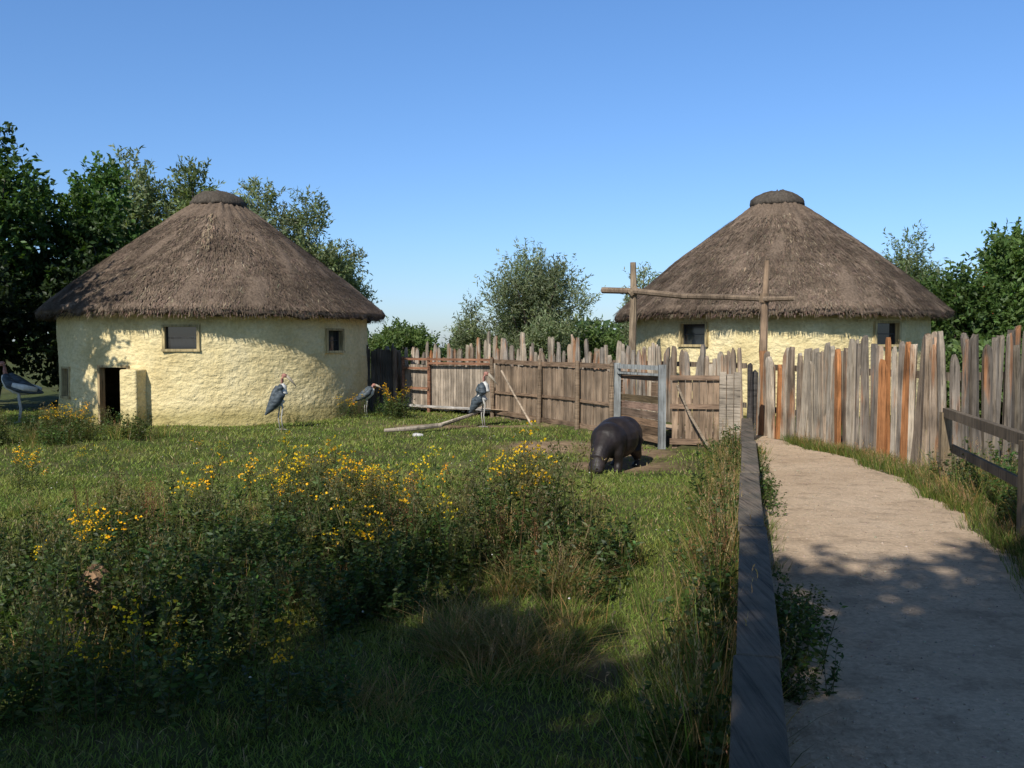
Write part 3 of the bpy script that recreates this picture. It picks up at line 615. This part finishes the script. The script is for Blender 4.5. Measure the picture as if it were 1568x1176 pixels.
# ------------------------------------------------------------------ hippo
m,nt,b_=nmat('hippo_skin',.5,.35);v=mapped(nt,(1,1,1))
c=ramp(nt,noise(nt,v,5,5),[(.3,(.012,.0095,.009)),(.6,(.026,.019,.0175)),(.8,(.05,.036,.031))]);nt.links.new(c,b_.inputs['Base Color']);bump(nt,b_,noise(nt,v,22,5,.7),.5,.012);M_hip=m
hd=math.atan2(-.86,-.50)
E=empty('pygmy_hippo',(1.50,12.95,float(gz(1.47,12.9))),hd,.96)
b=B()
b.ball((-.38,0,.49),(.32,.285,.305));b.ball((-.08,0,.48),(.40,.335,.325));b.ball((.20,0,.475),(.30,.28,.265));b.ball((-.52,0,.44),(.17,.2,.22))
b.tube([(.20,0,.47),(.38,0,.41),(.50,0,.31),(.60,0,.20)],[(.24,.25),(.19,.20),(.15,.17),(.13,.14)],14)
b.ball((.56,0,.25),(.17,.13,.125),.9);b.ball((.64,0,.13),(.12,.13,.10),1.0);b.ball((.68,0,.08),(.075,.125,.07),.6)
for s in(-1,1):
    b.tube([(.25,s*.15,.42),(.26,s*.17,.26),(.23,s*.17,.14),(.27,s*.17,.05)],[.125,.09,.068,.064],10)
    b.ball((.30,s*.17,.03),(.08,.07,.035))
    b.tube([(-.42,s*.15,.42),(-.36,s*.18,.28),(-.49,s*.18,.15),(-.45,s*.18,.05)],[.17,.115,.07,.066],10)
    b.ball((-.42,s*.18,.03),(.08,.07,.035))
    b.ball((.47,s*.12,.42),(.02,.035,.045));b.ball((.60,s*.085,.30),(.03,.03,.025))
b.tube([(-.66,0,.5),(-.72,0,.42),(-.73,0,.33)],[.03,.022,.012],8)
for q in range(len(b.V)): b.V[q]=(b.V[q][0],b.V[q][1],max(b.V[q][2],.0))
b.obj('body',M_hip,E,remesh=.016,smooth_it=5)
b=B()
for s in(-1,1): b.ball((.635,s*.1,.30),(.014,.012,.014),0,8,6,(.01,.01,.01));b.ball((.74,s*.05,.10),(.014,.018,.012),0,8,6,(.01,.008,.008))
b.obj('eyes_and_nostrils',M_col,E)
# ------------------------------------------------------------------ marabou storks
m,nt,b_=nmat('slate_feathers',.6,.3);v=mapped(nt,(9,9,26));n1=noise(nt,v,1,4)
c=ramp(nt,n1,[(.35,(.03,.04,.048)),(.65,(.09,.11,.125))]);nt.links.new(c,b_.inputs['Base Color']);bump(nt,b_,n1,.5,.02);M_sl=m
m,nt,b_=nmat('white_feathers',.8,.2);n1=noise(nt,mapped(nt,(20,20,8)),1,4)
c=ramp(nt,n1,[(.3,(.5,.49,.45)),(.7,(.7,.69,.65))]);nt.links.new(c,b_.inputs['Base Color']);bump(nt,b_,n1,.4,.01);M_wh=m
def stork(x,y,rz,s=1,tilt=0,neck=1,white_wing=False):
    E=empty('marabou_stork',(x,y,float(gz(x,y))),rz,s)
    ct,st=math.cos(tilt),math.sin(tilt)
    def T(p):
        X,Zz=p[0],p[2]-.55;return (X*ct+Zz*st,p[1],.55-X*st+Zz*ct)
    b=B();b.tube([T(p) for p in((-.16,0,.44),(-.10,0,.52),(-.01,0,.62),(.05,0,.74),(.06,0,.86),(.05,0,.93))],[(.03,.04),(.085,.09),(.12,.11),(.12,.11),(.085,.09),(.05,.05)],16)
    b.obj('body',M_wh,E,True,remesh=.012,smooth_it=4)
    b=B()
    for sd in(-1,1):
        b.tube([T(p) for p in((-.34,sd*.03,.34),(-.22,sd*.07,.44),(-.08,sd*.11,.58),(.01,sd*.125,.72),(.02,sd*.11,.84),(.02,sd*.06,.91))],[(.02,.02),(.07,.055),(.105,.08),(.10,.085),(.075,.07),(.035,.04)],14)
    b.tube([T(p) for p in((-.3,0,.4),(-.16,0,.58),(-.07,0,.76),(-.02,0,.89))],[(.04,.03),(.11,.08),(.11,.08),(.06,.05)],12)
    b.obj('wings',M_sl,E,True,remesh=.012,smooth_it=3)
    hx,_,hz=T((.08,0,.9));b=B();pk=(.36,.17,.13)
    b.tube([(hx-.05,0,hz-.03),(hx-.02,0,hz+.07*neck),(hx-.02,0,hz+.12*neck),(hx+.0,0,hz+.18*neck)],[.045,.034,.03,.034],10,pk)
    b.ball((hx+.03,0,hz+.19*neck),(.06,.04,.042),.3,14,9,pk)
    b.tube([(hx+.06,0,hz+.19*neck),(hx+.15,0,hz+.1*neck),(hx+.26,0,hz-.04)],[(.028,.034),(.022,.028),(.004,.004)],8,(.33,.28,.21))
    for sd in(-1,1): b.ball((hx+.055,sd*.034,hz+.205*neck),(.009,.006,.009),0,8,6,(.01,.01,.01))
    b.obj('head_and_bill',M_col,E,True)
    b=B()
    for sd,f in((-1,.03),(1,-.03)):
        b.tube([(-.03,sd*.06,.58),(.0+f,sd*.055,.46),(-.03+f,sd*.05,.25),(f,sd*.05,.02)],[.04,.018,.012,.011],8,(.42,.40,.36))
        for a in(-.5,0,.5,3.14): b.tube([(f,sd*.05,.015),(f+.09*math.cos(a),sd*.05+.09*math.sin(a),.006)],[.01,.005],5,(.3,.28,.26))
    b.obj('legs',M_col,E,True)
    if white_wing:
        b=B()
        for sd in(-1,1): b.tube([T(p) for p in((-.32,sd*.10,.42),(-.17,sd*.19,.55),(-.04,sd*.215,.68))],[(.02,.04),(.03,.06),(.02,.04)],8)
        b.obj('wing_edge',M_wh,E,True)
stork(-4.9,18.8,.25,1.05,-.1);stork(-.62,19.6,-.1,1.08,-.16);stork(-3.55,21.6,.1,.85,.35,.4);stork(-11.3,20.3,3.3,1.3,.5,1.2,True)
# ------------------------------------------------------------------ sky, sun, camera
w=bpy.data.worlds.new("World");sc.world=w;w.use_nodes=True;nt=w.node_tree
sky=nt.nodes.new('ShaderNodeTexSky');sky.sky_type='NISHITA';sky.sun_disc=False;sky.sun_elevation=math.radians(38);sky.sun_rotation=math.radians(204)
sky.altitude=0;sky.air_density=1.0;sky.dust_density=.5;sky.ozone_density=2.5
tc=N(nt,'ShaderNodeTexCoord');sx=N(nt,'ShaderNodeSeparateXYZ');nt.links.new(tc.outputs['Generated'],sx.inputs[0])
tint=ramp(nt,sx.outputs[2],[(0,(.72,.84,1.14)),(.12,(.74,.95,1.25)),(.38,(.78,1.09,1.42)),(.6,(.42,.48,.54)),(1,(.36,.4,.43))])
bg=nt.nodes['Background'];bg.inputs[1].default_value=.12;nt.links.new(mul(nt,sky.outputs[0],tint),bg.inputs[0])
L=bpy.data.lights.new('sun','SUN');L.energy=5.0;L.angle=math.radians(.5);L.color=(1,.955,.87);so=link(bpy.data.objects.new('sun',L))
so.rotation_euler=Vector((.41,.91,-.78)).to_track_quat('-Z','Y').to_euler();so.location=(-5,-10,15)
cam=bpy.data.cameras.new('camera');co=link(bpy.data.objects.new('camera',cam));cam.lens=31.2;cam.sensor_width=36;cam.clip_end=2000;cam.clip_start=.05
co.location=(0,0,1.6);co.rotation_euler=(math.radians(90-2.53),0,0);sc.camera=co
sc.view_settings.view_transform='Standard';sc.view_settings.look='None';sc.view_settings.exposure=0
